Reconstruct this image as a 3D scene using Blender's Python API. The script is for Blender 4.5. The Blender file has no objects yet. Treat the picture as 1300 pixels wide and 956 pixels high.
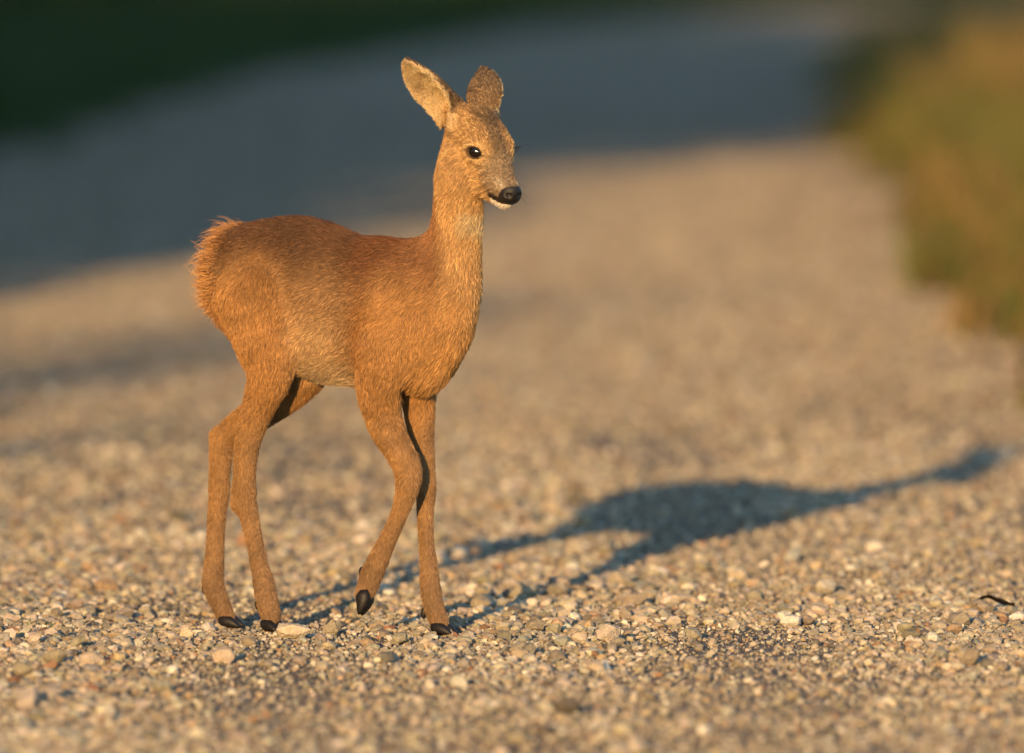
import bpy, bmesh, math, random, time
import numpy as np
from mathutils import Vector, Matrix, Quaternion

T0 = time.time()
rng = np.random.default_rng(7)
random.seed(7)
scene = bpy.context.scene
COL = scene.collection

# ------------------------------------------------------------------ camera
CAM_H, DIST, FPX = 1.10, 15.0, 13770.0        # eye height, metres to the fawn, focal length in photo pixels
PITCH = math.atan((478 + 205) / FPX)
cam_data = bpy.data.cameras.new('camera')
cam = bpy.data.objects.new('camera', cam_data); COL.objects.link(cam)
cam.location = (0, 0, CAM_H)
cam.rotation_euler = (math.pi/2 - PITCH, 0, 0)
cam_data.sensor_width = 36.0
cam_data.lens = FPX / 1300 * 36
cam_data.clip_start = 0.1
cam_data.clip_end = 3000
cam_data.dof.use_dof = True
cam_data.dof.focus_distance = 14.93
cam_data.dof.aperture_fstop = 3.6
cam_data.dof.aperture_blades = 0
scene.camera = cam

# ------------------------------------------------------------------ sky and sun (low golden sun behind the camera, a little left)
SUN_EL = math.radians(9.2)
SUN_AZ = math.radians(11.8)                    # travel direction, from +Y towards +X
travel = Vector((math.sin(SUN_AZ)*math.cos(SUN_EL), math.cos(SUN_AZ)*math.cos(SUN_EL), -math.sin(SUN_EL)))
world = bpy.data.worlds.new('World'); scene.world = world; world.use_nodes = True
wn = world.node_tree.nodes; wl = world.node_tree.links
sky = wn.new('ShaderNodeTexSky'); sky.sky_type = 'NISHITA'; sky.sun_disc = False
sky.ozone_density = 2.2; sky.air_density = 1.0; sky.dust_density = 0.1; sky.sun_elevation = SUN_EL; sky.sun_rotation = math.pi + SUN_AZ
wl.new(sky.outputs[0], wn['Background'].inputs[0])
wn['Background'].inputs[1].default_value = 0.15
sun_d = bpy.data.lights.new('sun', 'SUN'); sun_d.energy = 3.7; sun_d.angle = math.radians(0.53)
sun_d.color = (1.0, 0.61, 0.26)
sun = bpy.data.objects.new('sun', sun_d); COL.objects.link(sun)
sun.rotation_euler = travel.to_track_quat('-Z', 'Y').to_euler()
sun.location = (-6, -10, 8)
vs = scene.view_settings
vs.view_transform = 'Standard'; vs.look = 'None'; vs.gamma = 1.0; vs.use_curve_mapping = False
vs.exposure = 0.92
scene.render.engine = 'CYCLES'
cy = scene.cycles
cy.use_denoising = True
try: cy.denoiser = 'OPENIMAGEDENOISE'
except Exception: pass
cy.max_bounces = 6; cy.diffuse_bounces = 3; cy.glossy_bounces = 2; cy.transmission_bounces = 4
cy.sample_clamp_indirect = 4.0

# ------------------------------------------------------------------ helpers
CA, SA = math.cos(PITCH), math.sin(PITCH)
def P(u, v, dd=0.0):
    """world point seen at photo pixel (u, v) standing at depth 15 m + dd"""
    a = (u-650)/FPX; b = (478-v)/FPX
    d = np.array([a, CA + b*SA, -SA + b*CA])
    return np.array([0, 0, CAM_H]) + d*((DIST+dd)/d[1])
def G(u, v):
    """ground point under photo pixel"""
    a = (u-650)/FPX; b = (478-v)/FPX
    d = np.array([a, CA + b*SA, -SA + b*CA])
    return np.array([0, 0, CAM_H]) + d*(CAM_H/-d[2])
def tag(o, label=None, cat=None, group=None, kind=None):
    if label: o['label'] = label
    if cat: o['category'] = cat
    if group: o['group'] = group
    if kind: o['kind'] = kind
    return o
def empty(name, loc):
    o = bpy.data.objects.new(name, None); COL.objects.link(o); o.location = loc
    o.empty_display_size = 0.1
    return o
def link(name, me, parent=None, loc=None):
    o = bpy.data.objects.new(name, me); COL.objects.link(o)
    if loc is not None: o.location = loc
    if parent:
        o.parent = parent
        if parent.type == 'EMPTY' or True:
            o.matrix_parent_inverse = Matrix.Translation(-Vector(parent_loc(parent)))
    return o
def parent_loc(p):
    loc = Vector(p.location)
    while p.parent:
        p = p.parent
    return loc
def mesh_np(name, verts, faces, mat, smooth=False, color=None):
    """verts (n,3); faces (m,k) with constant k; color per vertex (n,3) or per face (m,3)"""
    me = bpy.data.meshes.new(name)
    verts = np.ascontiguousarray(verts, np.float32); faces = np.ascontiguousarray(faces, np.int32)
    n, (m, k) = len(verts), faces.shape
    me.vertices.add(n); me.vertices.foreach_set('co', verts.ravel())
    me.loops.add(m*k); me.loops.foreach_set('vertex_index', faces.ravel())
    me.polygons.add(m)
    me.polygons.foreach_set('loop_start', np.arange(0, m*k, k, dtype=np.int32))
    me.polygons.foreach_set('loop_total', np.full(m, k, np.int32))
    me.polygons.foreach_set('use_smooth', np.full(m, smooth, bool))
    if color is not None:
        dom = 'POINT' if len(color) == n else 'FACE'
        at = me.attributes.new('tint', 'FLOAT_COLOR', dom)
        c4 = np.ones((len(color), 4), np.float32); c4[:, :3] = color
        at.data.foreach_set('color', c4.ravel())
    me.update(calc_edges=True)
    me.materials.append(mat)
    return me
def material(name, rough=0.9, color=None, spec=0.3):
    m = bpy.data.materials.new(name); m.use_nodes = True
    nt = m.node_tree; b = nt.nodes['Principled BSDF']
    b.inputs['Roughness'].default_value = rough
    b.inputs['Specular IOR Level'].default_value = spec
    if color is not None: b.inputs['Base Color'].default_value = (*color, 1)
    return m, nt, b
def attr_color(nt, b, scale_noise=None, amt=0.25):
    a = nt.nodes.new('ShaderNodeAttribute'); a.attribute_name = 'tint'
    if scale_noise:
        t = nt.nodes.new('ShaderNodeTexCoord'); n = nt.nodes.new('ShaderNodeTexNoise')
        n.inputs['Scale'].default_value = scale_noise; n.inputs['Detail'].default_value = 4
        nt.links.new(t.outputs['Object'], n.inputs['Vector'])
        mr = nt.nodes.new('ShaderNodeMapRange'); mr.inputs['From Min'].default_value = .25; mr.inputs['From Max'].default_value = .75
        mr.inputs['To Min'].default_value = 1-amt; mr.inputs['To Max'].default_value = 1+amt
        nt.links.new(n.outputs['Fac'], mr.inputs['Value'])
        mx = nt.nodes.new('ShaderNodeVectorMath'); mx.operation = 'SCALE'
        nt.links.new(a.outputs['Color'], mx.inputs[0]); nt.links.new(mr.outputs[0], mx.inputs['Scale'])
        nt.links.new(mx.outputs[0], b.inputs['Base Color'])
    else:
        nt.links.new(a.outputs['Color'], b.inputs['Base Color'])
def vnoise(x, y, seed=0):
    """smooth 2-d value noise in 0..1"""
    xi = np.floor(x).astype(np.int64); yi = np.floor(y).astype(np.int64)
    fx = x-xi; fy = y-yi; fx = fx*fx*(3-2*fx); fy = fy*fy*(3-2*fy)
    def h(a, b):
        q = (a*374761393 + b*668265263 + seed*974634777) & 0xffffffff
        q = ((q ^ (q >> 13))*1274126177) & 0xffffffff
        return ((q ^ (q >> 16)) & 0xffff)/65535.0
    return (h(xi, yi)*(1-fx) + h(xi+1, yi)*fx)*(1-fy) + (h(xi, yi+1)*(1-fx) + h(xi+1, yi+1)*fx)*fy
def sstep(a, b, x):
    t = np.clip((x-a)/(b-a), 0, 1); return t*t*(3-2*t)

# ------------------------------------------------------------------ ground, road
def ground_z(x, y):
    near = np.clip(1-(np.hypot(x*1.6, y-15.2)-2.2)/3, 0, 1)
    z = (vnoise(x*2.2+9, y*1.1, 3)-.5)*.018 + (vnoise(x*6, y*4, 5)-.5)*.007
    return z*near
RIGHT = np.array([(2.6, -20), (2.2, 4), (1.6, 12), (1.28, 17), (1.0, 22), (1.0, 25), (1.09, 30), (1.22, 37.4), (1.57, 49.6), (2.6, 58), (5.2, 68), (11, 80), (22, 93)], float)
LEFT = np.array([(-3.6, -20), (-3.3, 4), (-3.1, 12), (-2.9, 17), (-2.6, 22), (-2.45, 26), (-2.2, 31), (-1.79, 38), (-1.3, 48), (-.55, 56.5), (.9, 67), (5, 80), (15, 95)], float)
def spl(pts, n):
    t = np.linspace(0, len(pts)-1.0001, n); i = t.astype(int); f = (t-i)[:, None]
    p0 = pts[np.clip(i-1, 0, None)]; p1 = pts[i]; p2 = pts[np.clip(i+1, None, len(pts)-1)]; p3 = pts[np.clip(i+2, None, len(pts)-1)]
    return .5*(2*p1+(p2-p0)*f+(2*p0-5*p1+4*p2-p3)*f**2+(3*p1-p0-3*p2+p3)*f**3)
RS, LS = spl(RIGHT, 240), spl(LEFT, 240)
def right_edge(y): return np.interp(y, RS[:, 1], RS[:, 0])
def left_edge(y): return np.interp(y, LS[:, 1], LS[:, 0])

def gravel_material(name):
    m, nt, b = material(name, .95, spec=.15)
    N, L = nt.nodes.new, nt.links.new
    tc = N('ShaderNodeTexCoord')
    v1 = N('ShaderNodeTexVoronoi'); v1.inputs['Scale'].default_value = 95
    v2 = N('ShaderNodeTexVoronoi'); v2.inputs['Scale'].default_value = 210
    v3 = N('ShaderNodeTexVoronoi'); v3.inputs['Scale'].default_value = 34
    big = N('ShaderNodeTexNoise'); big.inputs['Scale'].default_value = .9; big.inputs['Detail'].default_value = 5
    for n in (v1, v2, v3, big): L(tc.outputs['Object'], n.inputs['Vector'])
    cr = N('ShaderNodeValToRGB')
    e = cr.color_ramp.elements
    e[0].position = 0; e[0].color = (.25, .205, .15, 1)
    e[1].position = 1; e[1].color = (.46, .40, .30, 1)
    for p, c in ((.3, (.29, .24, .185, 1)), (.55, (.36, .305, .24, 1)), (.75, (.26, .185, .13, 1)), (.85, (.40, .35, .29, 1))):
        x = e.new(p); x.color = c
    sep = N('ShaderNodeSeparateColor'); L(v1.outputs['Color'], sep.inputs[0]); L(sep.outputs[0], cr.inputs[0])
    mr = N('ShaderNodeMapRange'); mr.inputs['From Min'].default_value = .3; mr.inputs['From Max'].default_value = .7
    mr.inputs['To Min'].default_value = .9; mr.inputs['To Max'].default_value = 1.1
    L(big.outputs['Fac'], mr.inputs['Value'])
    sc = N('ShaderNodeVectorMath'); sc.operation = 'SCALE'; L(cr.outputs[0], sc.inputs[0]); L(mr.outputs[0], sc.inputs['Scale'])
    L(sc.outputs[0], b.inputs['Base Color'])
    prev = None
    for v, dist in ((v3, .02), (v1, .016), (v2, .008)):
        bp = N('ShaderNodeBump'); bp.invert = True; bp.inputs['Strength'].default_value = 1.0; bp.inputs['Distance'].default_value = dist
        L(v.outputs['Distance'], bp.inputs['Height'])
        if prev: L(prev.outputs[0], bp.inputs['Normal'])
        prev = bp
    L(prev.outputs[0], b.inputs['Normal'])
    return m
M_ROAD = gravel_material('gravel_road')

m, nt, b = material('verge_soil', .95)
tc = nt.nodes.new('ShaderNodeTexCoord'); nz = nt.nodes.new('ShaderNodeTexNoise'); nz.inputs['Scale'].default_value = 1.7; nz.inputs['Detail'].default_value = 8
cr = nt.nodes.new('ShaderNodeValToRGB')
cr.color_ramp.elements[0].position = .3; cr.color_ramp.elements[0].color = (.030, .048, .014, 1)
cr.color_ramp.elements[1].position = .7; cr.color_ramp.elements[1].color = (.085, .085, .030, 1)
nt.links.new(tc.outputs['Object'], nz.inputs['Vector']); nt.links.new(nz.outputs['Fac'], cr.inputs[0]); nt.links.new(cr.outputs[0], b.inputs['Base Color'])
M_SOIL = m

R_ = 1600.0
gx = np.concatenate([[-R_, -300, -80, -30], np.linspace(-14, 14, 15), [30, 80, 300, R_]])
gy = np.concatenate([[-R_, -300, -60], np.linspace(-20, 110, 40), [200, 500, R_]])
XX, YY = np.meshgrid(gx, gy); n1, n2 = XX.shape
V = np.stack([XX.ravel(), YY.ravel(), np.full(XX.size, -.016)], 1)
idx = np.arange(n1*n2).reshape(n1, n2)
F = np.stack([idx[:-1, :-1], idx[:-1, 1:], idx[1:, 1:], idx[1:, :-1]], -1).reshape(-1, 4)
ground = tag(link('ground', mesh_np('ground', V, F, M_SOIL)), kind='structure')

ys = np.concatenate([np.linspace(-20, 11.5, 40), np.linspace(11.6, 20, 260), np.linspace(20.2, 93, 220)])
ts = np.linspace(0, 1, 150)
YY, TT = np.meshgrid(ys, ts, indexing='ij')
XX = left_edge(YY)*(1-TT)+right_edge(YY)*TT
XX = XX + np.where((TT == 0) | (TT == 1), (vnoise(YY*1.3, TT*9+2, 11)-.5)*.3, 0)
ZZ = ground_z(XX, YY)
V = np.stack([XX.ravel(), YY.ravel(), ZZ.ravel()], 1); n1, n2 = XX.shape
idx = np.arange(n1*n2).reshape(n1, n2)
F = np.stack([idx[:-1, :-1], idx[:-1, 1:], idx[1:, 1:], idx[1:, :-1]], -1).reshape(-1, 4)
road = tag(link('gravel_road', mesh_np('gravel_road', V, F, M_ROAD, True)), kind='structure')

# ------------------------------------------------------------------ stones
def hull_stone(npts, seed, flat=.7):
    r = np.random.default_rng(seed)
    p = r.normal(size=(npts, 3)); p /= np.linalg.norm(p, axis=1)[:, None]
    # spread the points out a little
    for _ in range(12):
        d = p[:, None]-p[None]; q = (d**2).sum(-1)+np.eye(npts)
        p = p+.08*(d/q[..., None]**1.5).sum(1)/npts*4; p /= np.linalg.norm(p, axis=1)[:, None]
    p *= r.uniform(.8, 1.08, (npts, 1)); p *= np.array([1, r.uniform(.66, .95), flat*r.uniform(.75, 1.1)])
    bm = bmesh.new()
    for q in p: bm.verts.new(q)
    bmesh.ops.convex_hull(bm, input=bm.verts)
    loose = [v for v in bm.verts if not v.link_faces]
    bmesh.ops.delete(bm, geom=loose, context='VERTS')
    bmesh.ops.triangulate(bm, faces=bm.faces)
    bm.verts.index_update()
    V = np.array([v.co[:] for v in bm.verts]); F = np.array([[v.index for v in f.verts] for f in bm.faces])
    bm.free(); return V, F
PAL = np.array([(.40, .345, .275), (.47, .41, .33), (.33, .28, .22), (.56, .50, .42), (.37, .335, .29), (.23, .20, .165), (.43, .33, .22), (.30, .18, .115), (.64, .59, .52), (.30, .29, .275), (.15, .135, .12)])
PW = np.array([.20, .15, .15, .11, .12, .09, .06, .025, .045, .06, .05]); PW = PW/PW.sum()
def stone_tint(n):
    c = PAL[rng.choice(len(PAL), n, p=PW)]
    return c*np.array([.96, .94, .82])*rng.uniform(.75, 1.15, (n, 1))*rng.uniform(.95, 1.05, (n, 3))
def rot_mats(n, tilt=.45):
    yaw = rng.uniform(0, 2*np.pi, n); tx = rng.normal(0, tilt, n); ty = rng.normal(0, tilt, n)
    c, s = np.cos(yaw), np.sin(yaw); Z = np.zeros(n); O = np.ones(n)
    Rz = np.stack([c, -s, Z, s, c, Z, Z, Z, O], 1).reshape(n, 3, 3)
    c, s = np.cos(tx), np.sin(tx); Rx = np.stack([O, Z, Z, Z, c, -s, Z, s, c], 1).reshape(n, 3, 3)
    c, s = np.cos(ty), np.sin(ty); Ry = np.stack([c, Z, s, Z, O, Z, -s, Z, c], 1).reshape(n, 3, 3)
    return Rz @ Rx @ Ry
m, nt, b = material('gravel_stone', .85, spec=.25); attr_color(nt, b, 260, .22)
nz = nt.nodes.new('ShaderNodeTexNoise'); nz.inputs['Scale'].default_value = 420; nz.inputs['Detail'].default_value = 3
tc = nt.nodes.new('ShaderNodeTexCoord'); nt.links.new(tc.outputs['Object'], nz.inputs['Vector'])
bp = nt.nodes.new('ShaderNodeBump'); bp.inputs['Distance'].default_value = .0012; bp.inputs['Strength'].default_value = .8
nt.links.new(nz.outputs['Fac'], bp.inputs['Height']); nt.links.new(bp.outputs[0], b.inputs['Normal'])
M_STONE = m
SMALL = [hull_stone(9, 100+i) for i in range(14)]
GRIT = [hull_stone(6, 200+i) for i in range(10)]
MID = [hull_stone(16, 300+i) for i in range(12)]
def scatter(xy, dia, variants, sink=.12):
    n = len(xy); which = rng.integers(0, len(variants), n); Rm = rot_mats(n); tint = stone_tint(n)
    zc = ground_z(xy[:, 0], xy[:, 1]) + dia*.5*(.62-sink*2)
    Vs, Fs, Cs, off = [], [], [], 0
    for k, (V, F) in enumerate(variants):
        q = np.where(which == k)[0]
        if not len(q): continue
        W = np.einsum('nij,vj->nvi', Rm[q], V)*(dia[q, None, None]*.5)
        W[..., 2] *= .9
        W += np.stack([xy[q, 0], xy[q, 1], zc[q]], 1)[:, None]
        nv = len(V)
        Fs.append((F[None]+(off+np.arange(len(q))*nv)[:, None, None]).reshape(-1, 3))
        Vs.append(W.reshape(-1, 3)); Cs.append(np.repeat(tint[q], len(F), 0)); off += nv*len(q)
    return np.concatenate(Vs), np.concatenate(Fs), np.concatenate(Cs)
def coarse(x, y):
    """where loose coarse gravel lies between the packed wheel tracks (0 packed .. 1 loose)"""
    lane = np.abs(((x+.62 + .02*(y-15)) / .62) % 1.0 - .5)*2
    return np.clip(.55*lane + .9*(vnoise(x*3.1, y*1.3, 21)-.35) + .15, 0, 1)
def field(n, y0, y1, half, med, sig, lo, hi, margin=0.0):
    y = rng.uniform(y0, y1, n*2); x = rng.uniform(-1, 1, n*2)*(half*y1+margin)
    ok = (np.abs(x) < half*y+margin) & (x < right_edge(y)+.1) & (x > left_edge(y)-.1)
    k = coarse(x, y); ok &= rng.random(n*2) < .52+.48*k
    x, y, k = x[ok][:n], y[ok][:n], k[ok][:n]
    d = np.clip(med*(.7+.6*k)*np.exp(rng.normal(0, sig, len(x))), lo, hi)
    return np.stack([x, y], 1), d
sets = []
for args in ((48000, 12.7, 17.2, .049, .0062, .42, .0035, .019), (9000, 17.2, 20.5, .05, .0095, .42, .005, .024),
             (7000, 20.5, 30, .05, .015, .42, .007, .035), (8000, 12.7, 20, .05, .008, .4, .004, .02, .7)):
    xy, d = field(*args); sets.append(scatter(xy, d, SMALL))
xy, d = field(32000, 13.3, 16.6, .049, .0040, .25, .0028, .0065); sets.append(scatter(xy, d, GRIT))
xy, d = field(9000, 12.8, 19.5, .05, .0138, .32, .008, .030, .15); sets.append(scatter(xy, d, MID))
off = 0; Vs, Fs, Cs = [], [], []
for V, F, C in sets: Vs.append(V); Fs.append(F+off); Cs.append(C); off += len(V)
gravel = link('gravel', mesh_np('gravel', np.concatenate(Vs), np.concatenate(Fs), M_STONE, False, np.concatenate(Cs)))
tag(gravel, 'loose tan limestone gravel covering the road', 'gravel', kind='stuff')

# the same loose gravel over the rest of the road: one round patch, repeated and turned
n = 2300; rr = .72*np.sqrt(rng.random(n)); aa = rng.uniform(0, 2*np.pi, n)
xy = np.stack([rr*np.cos(aa), rr*np.sin(aa)], 1)+np.array([0, 500.0])        # far off the undulating part, so flat
V, F, C = scatter(xy, np.clip(.0135*np.exp(rng.normal(0, .4, n)), .007, .032), SMALL)
V = V-np.array([0, 500.0, 0])
tiles = []
for j, y in enumerate(np.arange(2, 74, .72)):
    for x in np.arange(-4, 9, .78):
        x_ = x+(j % 2)*.39+rng.uniform(-.12, .12); y_ = y+rng.uniform(-.12, .12)
        if left_edge(y_)+.3 < x_ < right_edge(y_)-.15 and not (12.5 < y_ < 20.4 and abs(x_) < .049*y_+.42):
            tiles.append((x_, y_, 0))
t0 = tiles.pop()
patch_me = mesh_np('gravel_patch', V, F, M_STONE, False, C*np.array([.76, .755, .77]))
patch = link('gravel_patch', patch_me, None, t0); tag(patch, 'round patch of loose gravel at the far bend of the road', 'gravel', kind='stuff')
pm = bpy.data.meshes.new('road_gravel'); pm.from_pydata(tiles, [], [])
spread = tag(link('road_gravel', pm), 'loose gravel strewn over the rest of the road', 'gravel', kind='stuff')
ng = bpy.data.node_groups.new('strewn_gravel', 'GeometryNodeTree')
ng.interface.new_socket('Geometry', in_out='INPUT', socket_type='NodeSocketGeometry'); ng.interface.new_socket('Geometry', in_out='OUTPUT', socket_type='NodeSocketGeometry')
gi, go = ng.nodes.new('NodeGroupInput'), ng.nodes.new('NodeGroupOutput')
oi_ = ng.nodes.new('GeometryNodeObjectInfo'); oi_.inputs['Object'].default_value = patch; oi_.inputs['As Instance'].default_value = True; oi_.transform_space = 'ORIGINAL'
ip = ng.nodes.new('GeometryNodeInstanceOnPoints'); rv = ng.nodes.new('FunctionNodeRandomValue'); rv.data_type = 'FLOAT_VECTOR'
rv.inputs[0].default_value = (0, 0, 0); rv.inputs[1].default_value = (0, 0, 6.283)
ng.links.new(gi.outputs[0], ip.inputs['Points']); ng.links.new(oi_.outputs['Geometry'], ip.inputs['Instance']); ng.links.new(rv.outputs[0], ip.inputs['Rotation'])
ng.links.new(ip.outputs[0], go.inputs[0])
mod = spread.modifiers.new('strewn_gravel', 'NODES'); mod.node_group = ng

# larger stones, one by one (pieces of the road)
def stone_mesh(seed, tint, npts=22, flat=.7, bevel=True):
    V, F = hull_stone(npts, seed, flat)
    me = mesh_np('stone', V, F, M_BIG, False)
    return me
m, nt, b = material('single_stone', .85, spec=.25)
oi = nt.nodes.new('ShaderNodeObjectInfo'); tc = nt.nodes.new('ShaderNodeTexCoord')
nz = nt.nodes.new('ShaderNodeTexNoise'); nz.inputs['Scale'].default_value = 2.6; nz.inputs['Detail'].default_value = 6
nt.links.new(tc.outputs['Object'], nz.inputs['Vector'])
mr = nt.nodes.new('ShaderNodeMapRange'); mr.inputs['From Min'].default_value = .25; mr.inputs['From Max'].default_value = .75; mr.inputs['To Min'].default_value = .75; mr.inputs['To Max'].default_value = 1.2
nt.links.new(nz.outputs['Fac'], mr.inputs['Value'])
sc = nt.nodes.new('ShaderNodeVectorMath'); sc.operation = 'SCALE'
nt.links.new(oi.outputs['Color'], sc.inputs[0]); nt.links.new(mr.outputs[0], sc.inputs['Scale']); nt.links.new(sc.outputs[0], b.inputs['Base Color'])
bp = nt.nodes.new('ShaderNodeBump'); bp.inputs['Distance'].default_value = .05; bp.inputs['Strength'].default_value = .5
n2_ = nt.nodes.new('ShaderNodeTexNoise'); n2_.inputs['Scale'].default_value = 7; n2_.inputs['Detail'].default_value = 5
nt.links.new(tc.outputs['Object'], n2_.inputs['Vector']); nt.links.new(n2_.outputs['Fac'], bp.inputs['Height']); nt.links.new(bp.outputs[0], b.inputs['Normal'])
M_BIG = m
BIGM = [stone_mesh(500+i, None, 15) for i in range(14)]
xy, d = field(300, 13.1, 18.2, .046, .0235, .25, .018, .042)
tints = stone_tint(len(xy)); tints *= np.clip(.34/tints[:, :2].mean(1), 1.05, 1.3)[:, None]; tints = np.clip(tints, 0, .75); RM = rot_mats(len(xy), .3)
notable = [  # u, v (base centre), size px w, h, tint, label
    (1005, 804, 28, 20, (.62, .56, .46), 'pale cream angular stone standing alone on fine gravel with dark shadow beside it'),
    (370, 818, 46, 24, (.50, .42, .30), 'broad flat tan stone lying just before the near hind hoof'),
    (283, 848, 30, 22, (.48, .38, .27), 'tan stone with a raised pointed top below the hind hooves'),
    (113, 851, 33, 20, (.45, .36, .26), 'rounded blocky tan stone beside the grass sprigs'),
    (237, 818, 18, 14, (.56, .46, .30), 'small egg shaped yellowish stone left of the far hind hoof'),
    (494, 803, 16, 8, (.30, .12, .06), 'small reddish brown pebble between the front hooves'),
    (722, 780, 17, 14, (.56, .48, .36), 'upright pale triangular stone beside the forefoot shadow'),
    (862, 768, 40, 13, (.50, .40, .27), 'long low sandy stone lying under the body shadow'),
    (936, 741, 30, 20, (.50, .42, .29), 'bulky tan stone beyond the sandy low stone'),
    (1110, 710, 25, 16, (.62, .55, .43), 'bright whitish stone beside the neck shadow'),
    (1292, 794, 22, 12, (.62, .58, .50), 'whitish stone next to the dark withered leaf'),
]
nxy = np.array([G(a[0], a[1])[:2] for a in notable])
for i in range(len(xy)):
    if np.hypot(*(nxy-xy[i]).T).min() < .03: continue
    o = bpy.data.objects.new('stone', BIGM[i % len(BIGM)]); COL.objects.link(o); o.parent = road
    r = d[i]*.5
    o.location = (xy[i, 0], xy[i, 1], float(ground_z(xy[i, 0], xy[i, 1]))+r*.58)
    o.rotation_euler = Matrix(RM[i].tolist()).to_euler(); o.scale = (r, r, r*.9)
    o.color = (*tints[i], 1)
for i, (u, v, w, h, c, lab) in enumerate(notable):
    g = G(u, v); pxm = FPX/g[1]
    o = bpy.data.objects.new('loose_stone', stone_mesh(900+i*7, None, 15, .85)); COL.objects.link(o)
    o.scale = (w/pxm*.56, w/pxm*.45, h/pxm*.78)
    o.location = (g[0], g[1]+w/pxm*.35, float(ground_z(g[0], g[1]))+h/pxm*.46)
    o.rotation_euler = (0, 0, rng.uniform(-.4, .4)); o.color = (*[min(q*1.22, .8) for q in c], 1)
    tag(o, lab, 'stone', 'larger loose stones on the road')

# ------------------------------------------------------------------ fawn: signed distance field
YAW = math.radians(40)
FW = np.array([math.cos(YAW), -math.sin(YAW), 0]); LT = np.array([math.sin(YAW), math.cos(YAW), 0])   # forward, left
UPV = np.array([0, 0, 1.0])
ORG = np.array([P(430, 400, 0)[0], DIST, 0])
PX = 1/918.0
def H(v): return (805-v)*PX            # height above the ground of a photo row at the fawn
def D(s, lat, z): return ORG + FW*s + LT*lat + UPV*z
def S(u, v, dd, r): return np.array([*P(u, v, dd), r*PX])
def densify(st, n=5):
    st = np.array(st); t = np.linspace(0, len(st)-1, (len(st)-1)*n+1); i = np.minimum(t.astype(int), len(st)-2); f = (t-i)[:, None]
    p0 = st[np.clip(i-1, 0, None)]; p1 = st[i]; p2 = st[i+1]; p3 = st[np.clip(i+2, None, len(st)-1)]
    c = .5*(2*p1+(p2-p0)*f+(2*p0-5*p1+4*p2-p3)*f**2+(3*p1-p0-3*p2+p3)*f**3)
    return c
def chain_d(p, st):
    out = None
    for a, b in zip(st[:-1], st[1:]):
        ba = b[:3]-a[:3]; L2 = max(float(ba@ba), 1e-12)
        t = np.clip(((p-a[:3])@ba)/L2, 0, 1)
        q = p-a[:3]-t[..., None]*ba
        dd = np.sqrt((q*q).sum(-1))-(a[3]+t*(b[3]-a[3]))
        out = dd if out is None else np.minimum(out, dd)
    return out
prims = []          # (kind, data, k, region, bbox)
def add_chain(st, k, region, n=5, op='add'):
    st = densify(st, n) if n > 1 else np.array(st)
    lo = (st[:, :3]-st[:, 3:]).min(0); hi = (st[:, :3]+st[:, 3:]).max(0)
    prims.append(dict(f=lambda p, st=st: chain_d(p, st), k=k, region=region, lo=lo, hi=hi, op=op, st=st))
def add_trunk(st, ratio, k, region):
    """stations (s, lat, z, r): chain in the fawn's own frame with the width scaled"""
    st = densify(st, 4)
    stl = st.copy()
    def f(p):
        q = p-ORG
        l = np.stack([q@FW, (q@LT), q[..., 2]], -1)
        l[..., 1] = l[..., 1]/ratio
        s2 = stl.copy(); s2[:, 1] /= ratio
        return chain_d(l, s2)*min(1, ratio+.12)
    c = np.array([D(*a[:3]) for a in st]); r = st[:, 3:]
    prims.append(dict(f=f, k=k, region=region, lo=(c-r).min(0), hi=(c+r).max(0), op='add'))
def add_ell(c, rad, axes, k, region, op='add'):
    c = np.array(c); rad = np.array(rad); A = np.array(axes)
    def f(p):
        l = (p-c)@A.T
        k0 = np.sqrt(((l/rad)**2).sum(-1)); k1 = np.sqrt(((l/rad**2)**2).sum(-1))
        return k0*(k0-1)/np.maximum(k1, 1e-9)
    m_ = rad.max()
    prims.append(dict(f=f, k=k, region=region, lo=c-m_, hi=c+m_, op=op))
AX = np.stack([FW, LT, UPV])

# trunk
add_trunk([(-.150, 0, H(350), .062), (-.12, 0, H(350), .074), (-.06, 0, H(353), .082), (.02, 0, H(380), .090), (.085, 0, H(391), .099), (.125, 0, H(391), .093), (.15, 0, H(394), .074)], .70, .02, 'trunk')
add_trunk([(-.08, 0, H(412), .062), (-.02, 0, H(420), .068), (.05, 0, H(424), .066), (.10, 0, H(427), .060), (.14, 0, H(428), .050)], .80, .02, 'trunk')
add_trunk([(.14, 0, H(380), .056), (.165, 0, H(395), .052), (.178, 0, H(412), .044), (.160, 0, H(446), .036)], .86, .03, 'trunk')
for sd in (-1, 1):     # shoulder and haunch muscle
    add_ell(D(.135, sd*.044, H(410)), (.048, .032, .078), AX, .03, 'trunk')
    add_ell(D(-.135, sd*.036, H(368)), (.052, .038, .082), AX, .03, 'trunk')
# neck
HD_M = P(625, 193, -.175)
PSI, PIT = math.radians(60), math.radians(42)
HF = np.array([math.cos(PSI)*math.cos(PIT), -math.sin(PSI)*math.cos(PIT), -math.sin(PIT)])
HL = np.array([math.sin(PSI), math.cos(PSI), 0]); HU = np.cross(HF, HL)
HAX = np.stack([HF, HL, HU])
def HP(x, y, z): return HD_M + (HF*x+HL*y+HU*z)*.001
def HS(x, y, z, r): return np.array([*HP(x, y, z), r*.001])
nk = [S(535, 385, -.085, 62), S(553, 362, -.095, 55), S(566, 335, -.108, 43.5), S(575, 310, -.118, 34.5), S(580, 285, -.128, 30.5), S(582, 262, -.137, 29.5), S(583, 240, -.145, 29.5), S(585, 216, -.15, 29), np.array([*HP(-62, 0, -18), .029])]
add_chain(nk, .025, 'neck', 4)
EYE_C, EYE_N, EYE_A = {}, {}, {}
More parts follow.
